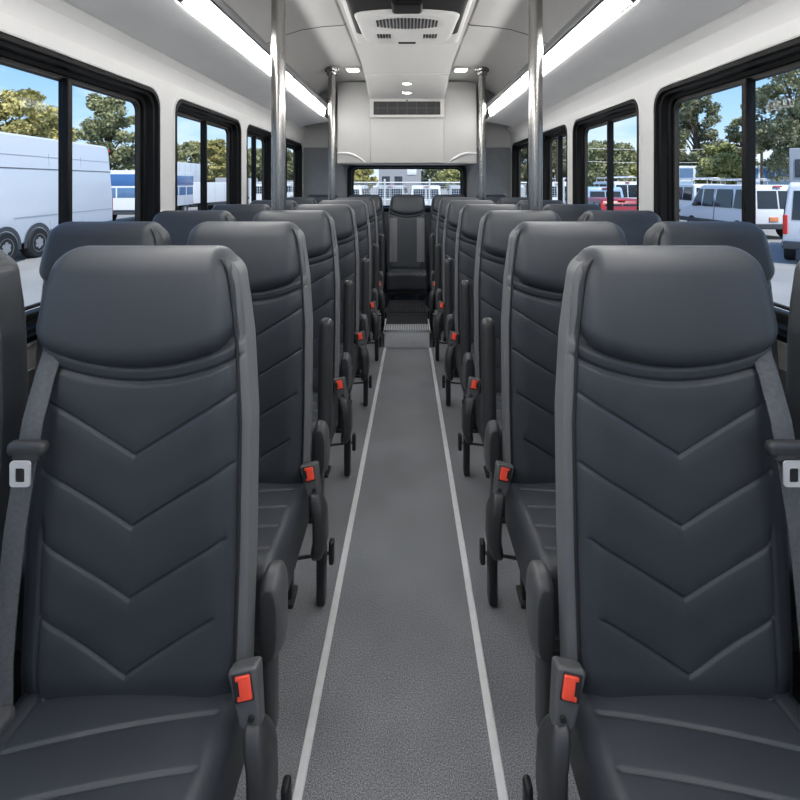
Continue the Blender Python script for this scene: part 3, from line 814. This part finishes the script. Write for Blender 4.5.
def passenger_van(label, loc, rz, paint='paint_white', L=5.2, H=2.05, hw_=.98, rack=False, name='van', glass='tint', plate=False, badge=False):
    """rear at local y=0, nose at y=L"""
    t = thing(name, label, 'van', loc, rz)
    prof = [(0, .42), (-.02, 1.1), (.10, H-.08), (.25, H), (L*.66, H), (L*.70, H-.05), (L*.83, 1.22), (L*.98, 1.02), (L, .75), (L, .42)]
    V, Fc, w = body_mesh(prof, hw_, 1.05, H, .14)
    raw_obj('body', V, Fc, M[paint], t, 35)
    for sg in (-1, 1):
        z0, z1 = 1.12, H-.18
        for (a, b) in ((.22, L*.22), (L*.245, L*.46), (L*.49, L*.64)):
            flank(t, 'side_window', M[glass], w, sg, [(a, z0), (b, z0), (b-.03, z1), (a+.03, z1)])
        flank(t, 'side_window', M[glass], w, sg, [(L*.66, z0), (L*.80, z0), (L*.705, z1), (L*.66, z1)])
        flank(t, 'lower_cladding', M['paint_dark'], w, sg, [(.05, .40), (L-.05, .40), (L-.05, .58), (.05, .58)])
        flank(t, 'door_line', M['seam'], w, sg, [(L*.475, .55), (L*.48, .55), (L*.48, z1), (L*.475, z1)])
        for yy in (L*.17, L*.80): wheel(t, (sg*(hw_-.12), yy, .34), .34, .24, sg)
        mb = MB(); mb.rbox((sg*(hw_-.065), .0, 1.02), (.10, .10, .50), .02); mb.build('tail_light', M['lamp_red'], t)
        mb = MB(); mb.rbox((sg*(hw_+.09), L*.71, 1.20), (.16, .08, .22), .03); mb.build('mirror', M['paint_dark'], t)
    yr = lambda z: float(np.interp(z, [.42, 1.1, H-.08], [0, -.02, .10]))
    def rear(nm, m, x0, x1, z0, z1, th=.012):
        mb = MB(); mb.add([(x0, yr(z0)-th, z0), (x1, yr(z0)-th, z0), (x1*.95, yr(z1)-th, z1), (x0*.95, yr(z1)-th, z1), (x0, yr(z0)+.02, z0), (x1, yr(z0)+.02, z0), (x1*.95, yr(z1)+.02, z1), (x0*.95, yr(z1)+.02, z1)],
              [(0, 1, 2, 3), (7, 6, 5, 4), (0, 4, 5, 1), (1, 5, 6, 2), (2, 6, 7, 3), (3, 7, 4, 0)])
        return mb.build(nm, m, t, fix=True, smooth=0)
    rear('rear_window', M[glass], -hw_*.80, -.03, 1.15, H-.22); rear('rear_window', M[glass], .03, hw_*.80, 1.15, H-.22)
    rear('door_line', M['seam'], -.008, .008, .55, H-.12, .006)
    mb = MB(); mb.rbox((0, .06, H-.06), (.30, .08, .05), .012); mb.build('brake_light', M['lamp_red'], t)
    mb = MB(); mb.rbox((0, -.04, .50), (2*hw_-.04, .16, .20), .03); mb.build('bumper', M['paint_dark'], t)
    mb = MB(); mb.rbox((.0 if not plate else -.2, -.03, .76), (.32, .03, .16), .008); mb.build('number_plate', M['plate'] if plate else M['paint_grey'], t)
    if badge:
        mb = MB(); mb.lathe([(.13, -.045), (.13, -.02)], (-hw_*.45, .0, .98), 1, 20); mb.build('badge', M['paint_dark'], t)
        mb = MB(); mb.lathe([(.07, -.052), (.07, -.04)], (-hw_*.45, .0, .98), 1, 20); mb.build('badge_centre', M['lamp_red'], t)
        mb = MB(); mb.rbox((.10, -.03, 1.0), (.05, .03, .14), .01); mb.build('door_handle', M['paint_dark'], t)
    mb = MB(); yw0, zw0, yw1, zw1 = L*.70, H-.06, L*.83, 1.23
    mb.add([(-w(zw0)*.9, yw0+.03, zw0-.02), (w(zw0)*.9, yw0+.03, zw0-.02), (w(zw1)*.9, yw1+.0, zw1+.06), (-w(zw1)*.9, yw1+.0, zw1+.06),
            (-w(zw0)*.9, yw0-.05, zw0-.06), (w(zw0)*.9, yw0-.05, zw0-.06), (w(zw1)*.9, yw1-.08, zw1), (-w(zw1)*.9, yw1-.08, zw1)],
           [(0, 1, 2, 3), (7, 6, 5, 4), (0, 4, 5, 1), (1, 5, 6, 2), (2, 6, 7, 3), (3, 7, 4, 0)])
    mb.build('windshield', M[glass], t, fix=True, smooth=0)
    if rack:
        mb = MB()
        for yy in (.5, L*.35, L*.62):
            mb.tube([(-hw_*.8, yy, H-.03), (-hw_*.8, yy, H+.26), (hw_*.8, yy, H+.26), (hw_*.8, yy, H-.03)], .025, 6)
        for xx in (-.8, -.4, 0, .4, .8): mb.tube([(xx*hw_, .3, H+.28), (xx*hw_, L*.66, H+.28)], .022, 6)
        mb.build('roof_rack', M['galv'], t)
        mb = MB()
        for xx in (.12, .48): mb.tube([(xx, .1, H+.34), (xx, L*.72, H+.34)], .03, 6)
        for k in range(12): mb.tube([(.12, .2+.28*k, H+.34), (.48, .2+.28*k, H+.34)], .018, 6)
        mb.build('ladder', M['alu'], t)
    return t

def box_vehicle(label, loc, rz, L, H, hw_, name='box_truck', paint='paint_white', cat='truck', cab=None, bands=(), windows=None, sign=False):
    """box body with rear at y=0; optional cab at the nose"""
    t = thing(name, label, cat, loc, rz)
    V, Fc = rbox_data((hw_, L/2, (H-.7)/2), .04, 2); V = V + np.array([0, L/2, .7+(H-.7)/2])
    raw_obj('cargo_box', V, Fc, M[paint], t, 35)
    mb = MB(); mb.rbox((0, L/2, .58), (2*hw_*.8, L*.98, .22), .03); mb.build('chassis', M['paint_dark'], t)
    for (z0, z1, m) in bands:
        mb = MB(); mb.rbox((0, L/2, (z0+z1)/2), (2*hw_+.02, L+.02, z1-z0), .008, 1); mb.build('colour_band', M[m], t)
    if windows:
        (z0, z1, n) = windows
        for sg in (-1, 1):
            for k in range(n):
                a = L*(k+.08)/n; b = L*(k+.92)/n
                flank(t, 'side_window', M['tint_blue'], lambda z: hw_, sg, [(a, z0), (b, z0), (b, z1), (a, z1)])
        for (xa, xb) in ((-hw_*.85, -.04), (.04, hw_*.85)):
            MB().rbox(((xa+xb)/2, -.0, (z0+z1)/2), (xb-xa, .04, z1-z0), .01, 1).build('rear_window', M['tint_blue'], t)
    for sg in (-1, 1):
        for yy in ([L*.2] if cab else [L*.2, L*.82]): wheel(t, (sg*(hw_-.16), yy, .45), .45, .28, sg)
        mb = MB(); mb.rbox((sg*(hw_-.12), -.01, .85), (.14, .06, .12), .015); mb.build('tail_light', M['lamp_red'], t)
        for k in range(1, 5):
            flank(t, 'panel_seam', M['paint_grey'], lambda z: hw_, sg, [(L*k/5-.01, .75), (L*k/5+.01, .75), (L*k/5+.01, H-.06), (L*k/5-.01, H-.06)], off=.008)
    if cab:
        cp = [(L+.08, .5), (L+.08, H*.78), (L+.9, H*.78), (L+1.25, 1.5), (L+2.0, 1.25), (L+2.1, .5)]
        V, Fc, w = body_mesh(cp, hw_*.88, 1.4, H, .1); raw_obj('cab', V, Fc, M[cab], t, 35)
        for sg in (-1, 1):
            flank(t, 'cab_window', M['tint'], w, sg, [(L+.3, 1.45), (L+1.15, 1.45), (L+.88, H*.72), (L+.3, H*.72)])
            wheel(t, (sg*(hw_-.2), L+1.4, .45), .45, .26, sg)
            mb = MB(); mb.rbox((sg*(hw_*.88+.14), L+1.1, 1.6), (.2, .08, .35), .03); mb.build('mirror', M['paint_dark'], t)
        MB().quad((-hw_*.7, L+.93, H*.76), (hw_*.7, L+.93, H*.76), (hw_*.75, L+1.27, 1.54), (-hw_*.75, L+1.27, 1.54)).build('windshield', M['tint'], t, smooth=0)
    return t

def gx(px, d): return (px-CX)*d/F

# --- left: high roof cargo van, nose towards the viewer
def cargo_van():
    d0 = 12.04; dirv = Vector((-.089, 1)).normalized()
    x0, y0 = gx(5, d0), d0
    rz = math.atan2(-dirv.x, dirv.y)        # local +y runs from nose to tail
    t = thing('cargo_van', 'large white high roof cargo van beside the nearest left window', 'van', (x0, y0, GZ), rz)
    H = 3.42; hw_ = 1.12
    # local y: 0 = front axle, tail at 5.15; near flank is +x: shift the body so this flank passes through the axle line
    prof = [(-4.25, .45), (-4.3, 1.05), (-3.95, 1.35), (-3.15, 1.6), (-2.45, 2.75), (-1.9, H-.08), (-1.3, H), (4.9, H), (5.05, H-.12), (5.20, 1.6), (5.20, .45)]
    V, Fc, w = body_mesh(prof, hw_, 1.5, H, .07, .08)
    sh = np.array([-hw_, 0, 0])
    raw_obj('body', np.array(V)+sh, Fc, M['paint_white'], t, 30)
    class S: pass
    def fl(nm, m, quad, off=.010, par=t):
        mb = MB(); A = [(w(z)-hw_+off, y, z) for y, z in quad]; B = [(w(z)-hw_-.02, y, z) for y, z in quad]
        mb.add(A+B, [(0, 1, 2, 3), (7, 6, 5, 4)] + [(i, i+4, (i+1) % 4+4, (i+1) % 4) for i in range(4)])
        return mb.build(nm, m, par, fix=True, smooth=0)
    fl('body_crease', M['seam'], [(-1.5, 2.485), (5.13, 2.485), (5.13, 2.51), (-1.5, 2.51)], .006)
    fl('body_crease', M['paint_grey'], [(-1.5, 2.845), (5.1, 2.845), (5.1, 2.86), (-1.5, 2.86)], .005)
    fl('body_crease', M['paint_grey'], [(.3, 1.16), (5.15, 1.16), (5.15, 1.185), (.3, 1.185)], .006)
    fl('sill_cladding', M['paint_dark'], [(1.75, .42), (5.1, .42), (5.1, .74), (1.75, .74)], .03)
    for yy in (1.75, 3.3): fl('door_line', M['paint_grey'], [(yy, .75), (yy+.012, .75), (yy+.012, 2.95), (yy, 2.95)], .005)
    fl('cab_window', M['tint'], [(-2.95, 1.75), (-1.75, 1.75), (-1.75, 2.42), (-2.58, 2.42)])
    for yy in (-3.2, 0, 1.22):
        for sg in (-1, 1): wheel(t, (-hw_+sg*(hw_-.10), yy, .42), .42, .28, sg)
        mb = MB()
        P = [(math.cos(a)*.56+yy, .42+math.sin(a)*.56) for a in np.linspace(R(-10), R(190), 16)]
        for i in range(15):
            (a0, b0), (a1, b1) = P[i], P[i+1]
            k = .42/.56
            i0 = (yy+(a0-yy)*k*1.06, .42+(b0-.42)*k*1.06); i1 = (yy+(a1-yy)*k*1.06, .42+(b1-.42)*k*1.06)
            mb.add([(.016, a0, b0), (.016, a1, b1), (.014, i1[0], i1[1]), (.014, i0[0], i0[1])], [(0, 1, 2, 3)])
        mb.build('wheel_arch', M['paint_dark'], t, fix=True)
    mb = MB(); mb.rbox((w(H-.2)-hw_-.02, 5.06, H-.17), (.06, .06, .09), .015); mb.build('marker_light', M['lamp_red'], t)
    for sg in (-1, 1):
        mb = MB(); mb.rbox((-hw_+sg*(hw_-.1), 5.19, 1.3), (.16, .08, .6), .02); mb.build('tail_light', M['lamp_red'], t)
        mb = MB(); mb.rbox((-hw_+sg*(hw_+.13), -2.85, 1.75), (.22, .14, .42), .05); mb.build('mirror', M['paint_dark'], t)
    mb = MB(); mb.rbox((-hw_, 5.24, .55), (2.1, .16, .22), .04); mb.build('bumper', M['paint_dark'], t)
    MB().add([(-hw_-.9, -3.10, 1.72), (-hw_+.9, -3.10, 1.72), (-hw_+.85, -2.48, 2.72), (-hw_-.85, -2.48, 2.72)], [(0, 1, 2, 3)]).build('windshield', M['tint'], t, smooth=0)
cargo_van()

box_vehicle('blue and white shuttle bus partly hidden behind the high roof cargo van', (gx(140, 24)-1.2, 24, GZ), R(4), 7.0, 2.75, 1.2, 'shuttle_bus', 'paint_white', 'bus', None, [(1.95, 2.55, 'paint_blue')], (1.35, 1.85, 6))
box_vehicle('tall white box truck with a blue cab seen through the second left window', (gx(187, 42), 42, GZ), R(180), 5.0, 3.8, 1.25, 'box_truck', 'paint_white', 'truck', 'paint_blue')
box_vehicle('low white cargo trailer beyond the second left window', (gx(182, 32)-.2, 32, GZ), R(-8), 6.5, 2.15, 1.1, 'cargo_trailer', 'paint_white', 'trailer')
box_vehicle('grey delivery truck with a dark blue cab seen through the third left window', (gx(246, 50), 50, GZ), R(180), 5.0, 2.6, 1.25, 'delivery_truck', 'paint_grey', 'truck', 'paint_blue')
passenger_van('white van parked beyond the third left window, farthest on that side', (gx(268, 42), 41, GZ), R(5))
passenger_van('white van with a ladder rack far beyond the rearmost left window', (gx(292, 49), 49, GZ), R(0), rack=True)

# --- right: vans
vx, vy = gx(752, 17.3), 17.3
passenger_van('white passenger van with an orange number plate outside the nearest right window', (vx+.98, vy, GZ), R(0), L=4.6, H=2.03, plate=True)
bx, by = gx(781, 12.3), 12.3
an = R(-42)
passenger_van('white van with a round dark badge at the right edge, rear doors towards the bus', (bx+1.0*math.cos(an), by+1.0*math.sin(an), GZ), an, L=5.2, H=2.12, badge=True)
passenger_van('white work van with a ladder rack behind the van with the orange plate', (gx(700, 27), 26, GZ), R(-4), H=2.05, rack=True)
passenger_van('white work van with a ladder rack, right of the other rack van', (gx(752, 26.5)+.4, 26.5, GZ), R(-4), H=2.0, rack=True)
c = box_vehicle('long white coach with blue windows behind the parked work vans', (gx(660, 40), 41, GZ), R(-90), 11.0, 3.55, 1.3, 'coach', 'paint_white', 'bus', None, [(2.0, 2.25, 'paint_lightblue')], (2.45, 3.35, 8))
an2 = R(-43)
sg_t = box_vehicle('tall grey box truck with a dark square sign at the right edge of the view', (gx(789, 21)+1.25*math.cos(an2), 21.0+1.25*math.sin(an2), GZ), an2, 6.0, 3.65, 1.25, 'box_truck', 'paint_grey', 'truck', 'paint_white')
# sign on its rear-left corner: dark square with a white angular mark
def truck_sign(parent):
    mb = MB(); mb.rbox((-.62, -.012, 2.75), (.86, .03, .80), .01); s = mb.build('sign_panel', M['paint_dark'], parent)
    mb = MB()
    mb.prism([(-.88, 3.0), (-.74, 3.0), (-.62, 2.62), (-.50, 3.0), (-.36, 3.0), (-.56, 2.48), (-.68, 2.48)], 1, -.034, -.024)
    mb.build('sign_mark', M['paint_white'], s, fix=True, smooth=0)
truck_sign(sg_t)
passenger_van('pale blue van seen through the second right window', (gx(606, 23)+.2, 23.5, GZ), R(-2), 'paint_lightblue', L=4.8, H=1.9)
passenger_van('dark red van in front of the pale blue van, second right window', (gx(618, 19.5)+.1, 19.3, GZ), R(-2), 'paint_red', L=3.6, H=1.45, hw_=.9)
passenger_van('white work van with a ladder rack behind the dark red van', (gx(628, 31), 31, GZ), R(0), rack=True, H=2.2)
passenger_van('white van parked beyond the third right window', (gx(553, 33), 32, GZ), R(0), H=2.1)
passenger_van('white van with a ladder rack far beyond the third right window', (gx(572, 38), 38, GZ), R(0), H=2.2, rack=True)
# --- rear
for (px, d, paint, lb, kw) in ((346, 27, 'paint_white', 'white van behind the wire fence, left in the rear window', {}),
                            (390, 30, 'paint_grey', 'grey van behind the wire fence, left of the rear window centre', {}),
                            (426, 28, 'paint_white', 'white van behind the wire fence, right of the middle back seat', {}),
                            (464, 29, 'paint_grey', 'grey van behind the wire fence, right in the rear window', {})):
    passenger_van(lb, (gx(px, d), d, GZ), R(random.uniform(-4, 4)), paint, H=1.95, **kw)
fe = thing('wire_fence', 'pale wire fence with round posts behind the bus', 'fence', (0, 21, GZ))
for k in range(8):
    x = -7 + 2*k; MB().lathe([(.045, 0), (.045, 2.25), (.02, 2.28)], (x, 0, 0), 2, 10).build('post', M['galv'], fe)
for z in (2.12, 1.35, .12):
    MB().tube([(-7, 0, z), (7, 0, z)], .03, 8).build('rail', M['galv'], fe)
mb = MB()
for k in range(-70, 70):
    x = k*.1
    mb.tube([(x, .03, .12), (x, .03, 2.12)], .006, 4, False)
for k in range(20): mb.tube([(-7, .03, .14+.1*k), (7, .03, .14+.1*k)], .006, 4, False)
mb.build('wire_mesh', M['galv'], fe, smooth=0)
bl = thing('building', 'grey flat roofed building far behind the rear fence', 'building', (gx(400, 60), 60, GZ))
MB().rbox((0, 3, 2.3), (5.4, 6, 4.6), .05).build('walls', M['concrete'], bl)
MB().rbox((0, 3, 4.65), (5.8, 6.4, .25), .03).build('roof', M['paint_dark'], bl)
for x in (-1.8, -.2): MB().rbox((x, -.02, 2.4), (1.0, .06, 1.1), .01).build('window', M['tint'], bl)
MB().rbox((1.5, -.03, 3.5), (1.2, .08, .7), .01).build('sign', M['paint_white'], bl)

# --- trees
def make_tree(kind, label, loc, H, spread, lm, seed, nleaf=5200, leaf=.20, bushy=False):
    rg = np.random.default_rng(seed)
    t = thing('tree', label, 'tree', loc); t['group'] = 'trees around the parking lot'
    mb = MB(); base = .05 if bushy else H*.22
    n = 7
    mb.tube([(0, 0, 0), (.05, 0, H*.2), (.02, .06, H*.45), (.0, .0, H*.75)], [H*.022, H*.018, H*.013, H*.006], 8)
    tips = []
    for k in range(16):
        a = rg.uniform(0, 2*PI); z0 = H*rg.uniform(.18, .6); z1 = min(H*.95, z0 + H*rg.uniform(.12, .38)); rr = spread*rg.uniform(.35, .8)*(1.1-.6*max(0, z1/H-.4))
        p = (rr*math.cos(a), rr*math.sin(a), z1)
        mb.tube([(0, 0, z0), (p[0]*.5, p[1]*.5, z0*.45+z1*.55), p], [H*.009, H*.006, H*.002], 6); tips.append(p)
    mb.build('trunk', M['bark'], t, smooth=60)
    # leaf clumps
    centres = []
    for k in range(46):
        a = rg.uniform(0, 2*PI); u = rg.uniform(0, 1)**.6; hh = rg.uniform(0, 1)
        env = math.sqrt(max(.06, 1-((hh-.45)/.60)**2))
        centres.append((spread*u*env*math.cos(a), spread*u*env*math.sin(a), base + (H-base)*(.06+.86*hh), spread*rg.uniform(.16, .32)))
    for p in tips: centres.append((*p, spread*.25))
    C = np.array(centres)
    pick = rg.integers(0, len(C), nleaf)
    dv = rg.normal(size=(nleaf, 3)); dv /= np.linalg.norm(dv, axis=1, keepdims=True)
    rad = C[pick, 3]*rg.uniform(.55, 1.05, nleaf)
    P = C[pick, :3] + dv*rad[:, None]*np.array([1, 1, .75])
    a = rg.normal(size=(nleaf, 3)) + dv*.0; a /= np.linalg.norm(a, axis=1, keepdims=True)
    b = np.cross(a, rg.normal(size=(nleaf, 3))); b /= np.linalg.norm(b, axis=1, keepdims=True)
    sz = leaf*rg.uniform(.6, 1.3, nleaf)[:, None]
    V = np.concatenate([P-a*sz-b*sz*.1, P+b*sz*.55, P+a*sz, P-b*sz*.55], 1).reshape(-1, 3)
    V[:, 2] = np.maximum(V[:, 2], .05)
    Fc = [(4*i, 4*i+1, 4*i+2, 4*i+3) for i in range(nleaf)]
    raw_obj('foliage', V, Fc, M[lm], t, 0)
    return t
TR = [ # label, px, d, top px y, spread, material, seed, bushy
 ('golden green tree above the cargo van roof, left pane of the nearest left window', 20, 26, 86, 2.3, 'leaf_gold', 1, False),
 ('golden tree at the far left edge of the nearest left window', -28, 32, 95, 2.2, 'leaf_gold', 2, False),
 ('smaller golden tree just left of the nearest left window mullion', 56, 32, 108, 1.4, 'leaf_gold', 3, False),
 ('open grey green tree in the rear pane of the nearest left window', 108, 38, 92, 2.5, 'leaf_green', 4, False),
 ('olive tree beyond the second left window, left pane', 183, 48, 142, 2.5, 'leaf_green', 5, False),
 ('olive tree beyond the second left window, behind its mullion', 207, 54, 138, 2.6, 'leaf_gold', 6, False),
 ('olive tree beyond the second left window, at its rear edge', 232, 60, 143, 2.6, 'leaf_green', 7, False),
 ('olive tree beyond the third left window', 258, 66, 148, 3.0, 'leaf_green', 8, False),
 ('dark tree beyond the rearmost left window', 292, 80, 150, 3.4, 'leaf_dark', 9, False),
 ('tall dark green tree in the rear pane of the nearest right window', 697, 46, 92, 2.7, 'leaf_dark', 10, False),
 ('bushy yellow green tree low in the nearest right window', 722, 34.5, 140, 1.9, 'leaf_yellow', 11, True),
 ('mid green tree behind the nearest right window mullion', 742, 47, 116, 2.2, 'leaf_green', 12, False),
 ('large dark green tree in the front pane of the nearest right window', 800, 30, 64, 3.0, 'leaf_dark', 13, False),
 ('dark green tree at the far right behind the grey box truck', 850, 36, 60, 3.4, 'leaf_dark', 14, False),
 ('olive green tree beyond the second right window, left pane', 603, 44, 140, 2.7, 'leaf_green', 15, False),
 ('green tree beyond the second right window, right pane', 634, 50, 152, 2.4, 'leaf_yellow', 16, False),
 ('grey green tree behind the second right window mullion', 619, 58, 143, 2.6, 'leaf_green', 17, False),
 ('dark tree beyond the third right window', 557, 50, 138, 3.2, 'leaf_dark', 18, False),
 ('dark tree beyond the rearmost right window', 526, 60, 142, 3.2, 'leaf_dark', 19, False),
 ('pale green tree right of the building in the rear window', 440, 72, 158, 3.2, 'leaf_green', 20, False),
 ('yellow green tree at the right edge of the rear window', 462, 56, 160, 2.6, 'leaf_yellow', 21, False),
 ('olive tree at the left edge of the rear window', 356, 72, 162, 3.2, 'leaf_gold', 22, False),
]
for (lb, px, d, ty, sp, lm, sd, bu) in TR:
    H_ = (CY-ty)*d/F + CZ - GZ
    make_tree('tree', lb, (gx(px, d), d, GZ), H_, sp, lm, sd, 11000, .075 + d*.0019, bu)
# overhead wires beyond the right windows
t = thing('power_line', 'thin overhead wires on poles beyond the right windows', 'power line', (20.5, 37.5, GZ))
for k, x in enumerate((-8.5, 7.8)):
    MB().lathe([(.11, 0), (.08, 7.4)], (x, 0, 0), 2, 10).build('pole', M['bark'], t)
for z in (4.75, 3.7):
    mb = MB(); mb.tube([(-8.5+16.3*k/12, 0, z + .25*((k-6)/6)**2) for k in range(13)], .018, 5); mb.build('wire', M['galv'], t)

# ------------------------------------------------------------------ light
wd = bpy.data.worlds.new('sky'); SC.world = wd; wd.use_nodes = True
nt = wd.node_tree
for n in list(nt.nodes): nt.nodes.remove(n)
out = nt.nodes.new('ShaderNodeOutputWorld'); bg = nt.nodes.new('ShaderNodeBackground')
tc = nt.nodes.new('ShaderNodeTexCoord'); sp = nt.nodes.new('ShaderNodeSeparateXYZ')
nt.links.new(tc.outputs['Generated'], sp.inputs[0])
rp = nt.nodes.new('ShaderNodeValToRGB'); e = rp.color_ramp.elements
e[0].position = .0; e[0].color = (.72, .83, .95, 1); e[1].position = .75; e[1].color = (.045, .20, .62, 1)
m1 = e.new(.12); m1.color = (.42, .66, .95, 1); m2 = e.new(.30); m2.color = (.13, .40, .86, 1)
nt.links.new(sp.outputs['Z'], rp.inputs['Fac'])
ad = nt.nodes.new('ShaderNodeMath'); ad.operation = 'ADD'; ad.inputs[1].default_value = .22; nt.links.new(sp.outputs['Z'], ad.inputs[0])
dx = nt.nodes.new('ShaderNodeMath'); dx.operation = 'DIVIDE'; nt.links.new(sp.outputs['X'], dx.inputs[0]); nt.links.new(ad.outputs[0], dx.inputs[1])
dy = nt.nodes.new('ShaderNodeMath'); dy.operation = 'DIVIDE'; nt.links.new(sp.outputs['Y'], dy.inputs[0]); nt.links.new(ad.outputs[0], dy.inputs[1])
cb = nt.nodes.new('ShaderNodeCombineXYZ'); nt.links.new(dx.outputs[0], cb.inputs[0]); nt.links.new(dy.outputs[0], cb.inputs[1])
nz = nt.nodes.new('ShaderNodeTexNoise'); nz.inputs['Scale'].default_value = 1.5; nz.inputs['Detail'].default_value = 6; nz.inputs['Roughness'].default_value = .55
nt.links.new(cb.outputs[0], nz.inputs['Vector'])
cr = nt.nodes.new('ShaderNodeValToRGB'); cr.color_ramp.elements[0].position = .46; cr.color_ramp.elements[0].color = (0, 0, 0, 1)
cr.color_ramp.elements[1].position = .72; cr.color_ramp.elements[1].color = (.85, .85, .85, 1)
nt.links.new(nz.outputs['Fac'], cr.inputs['Fac'])
mx = nt.nodes.new('ShaderNodeMix'); mx.data_type = 'RGBA'; mx.inputs['B'].default_value = (.92, .94, .97, 1)
nt.links.new(cr.outputs['Color'], mx.inputs['Factor']); nt.links.new(rp.outputs['Color'], mx.inputs['A'])
nt.links.new(mx.outputs['Result'], bg.inputs['Color']); bg.inputs['Strength'].default_value = 1.0
nt.links.new(bg.outputs[0], out.inputs[0])
sun = bpy.data.lights.new('sun', 'SUN'); sun.energy = 3.6; sun.angle = R(1.5); sun.color = (1, .95, .87)
so = bpy.data.objects.new('sun', sun); COL.objects.link(so)
dirv = Vector((-.28, .60, -.95)); so.rotation_euler = dirv.to_track_quat('-Z', 'Y').to_euler()

vs = SC.view_settings
vs.view_transform = 'Standard'; vs.look = 'None'; vs.gamma = 1; vs.exposure = .45; vs.use_curve_mapping = False
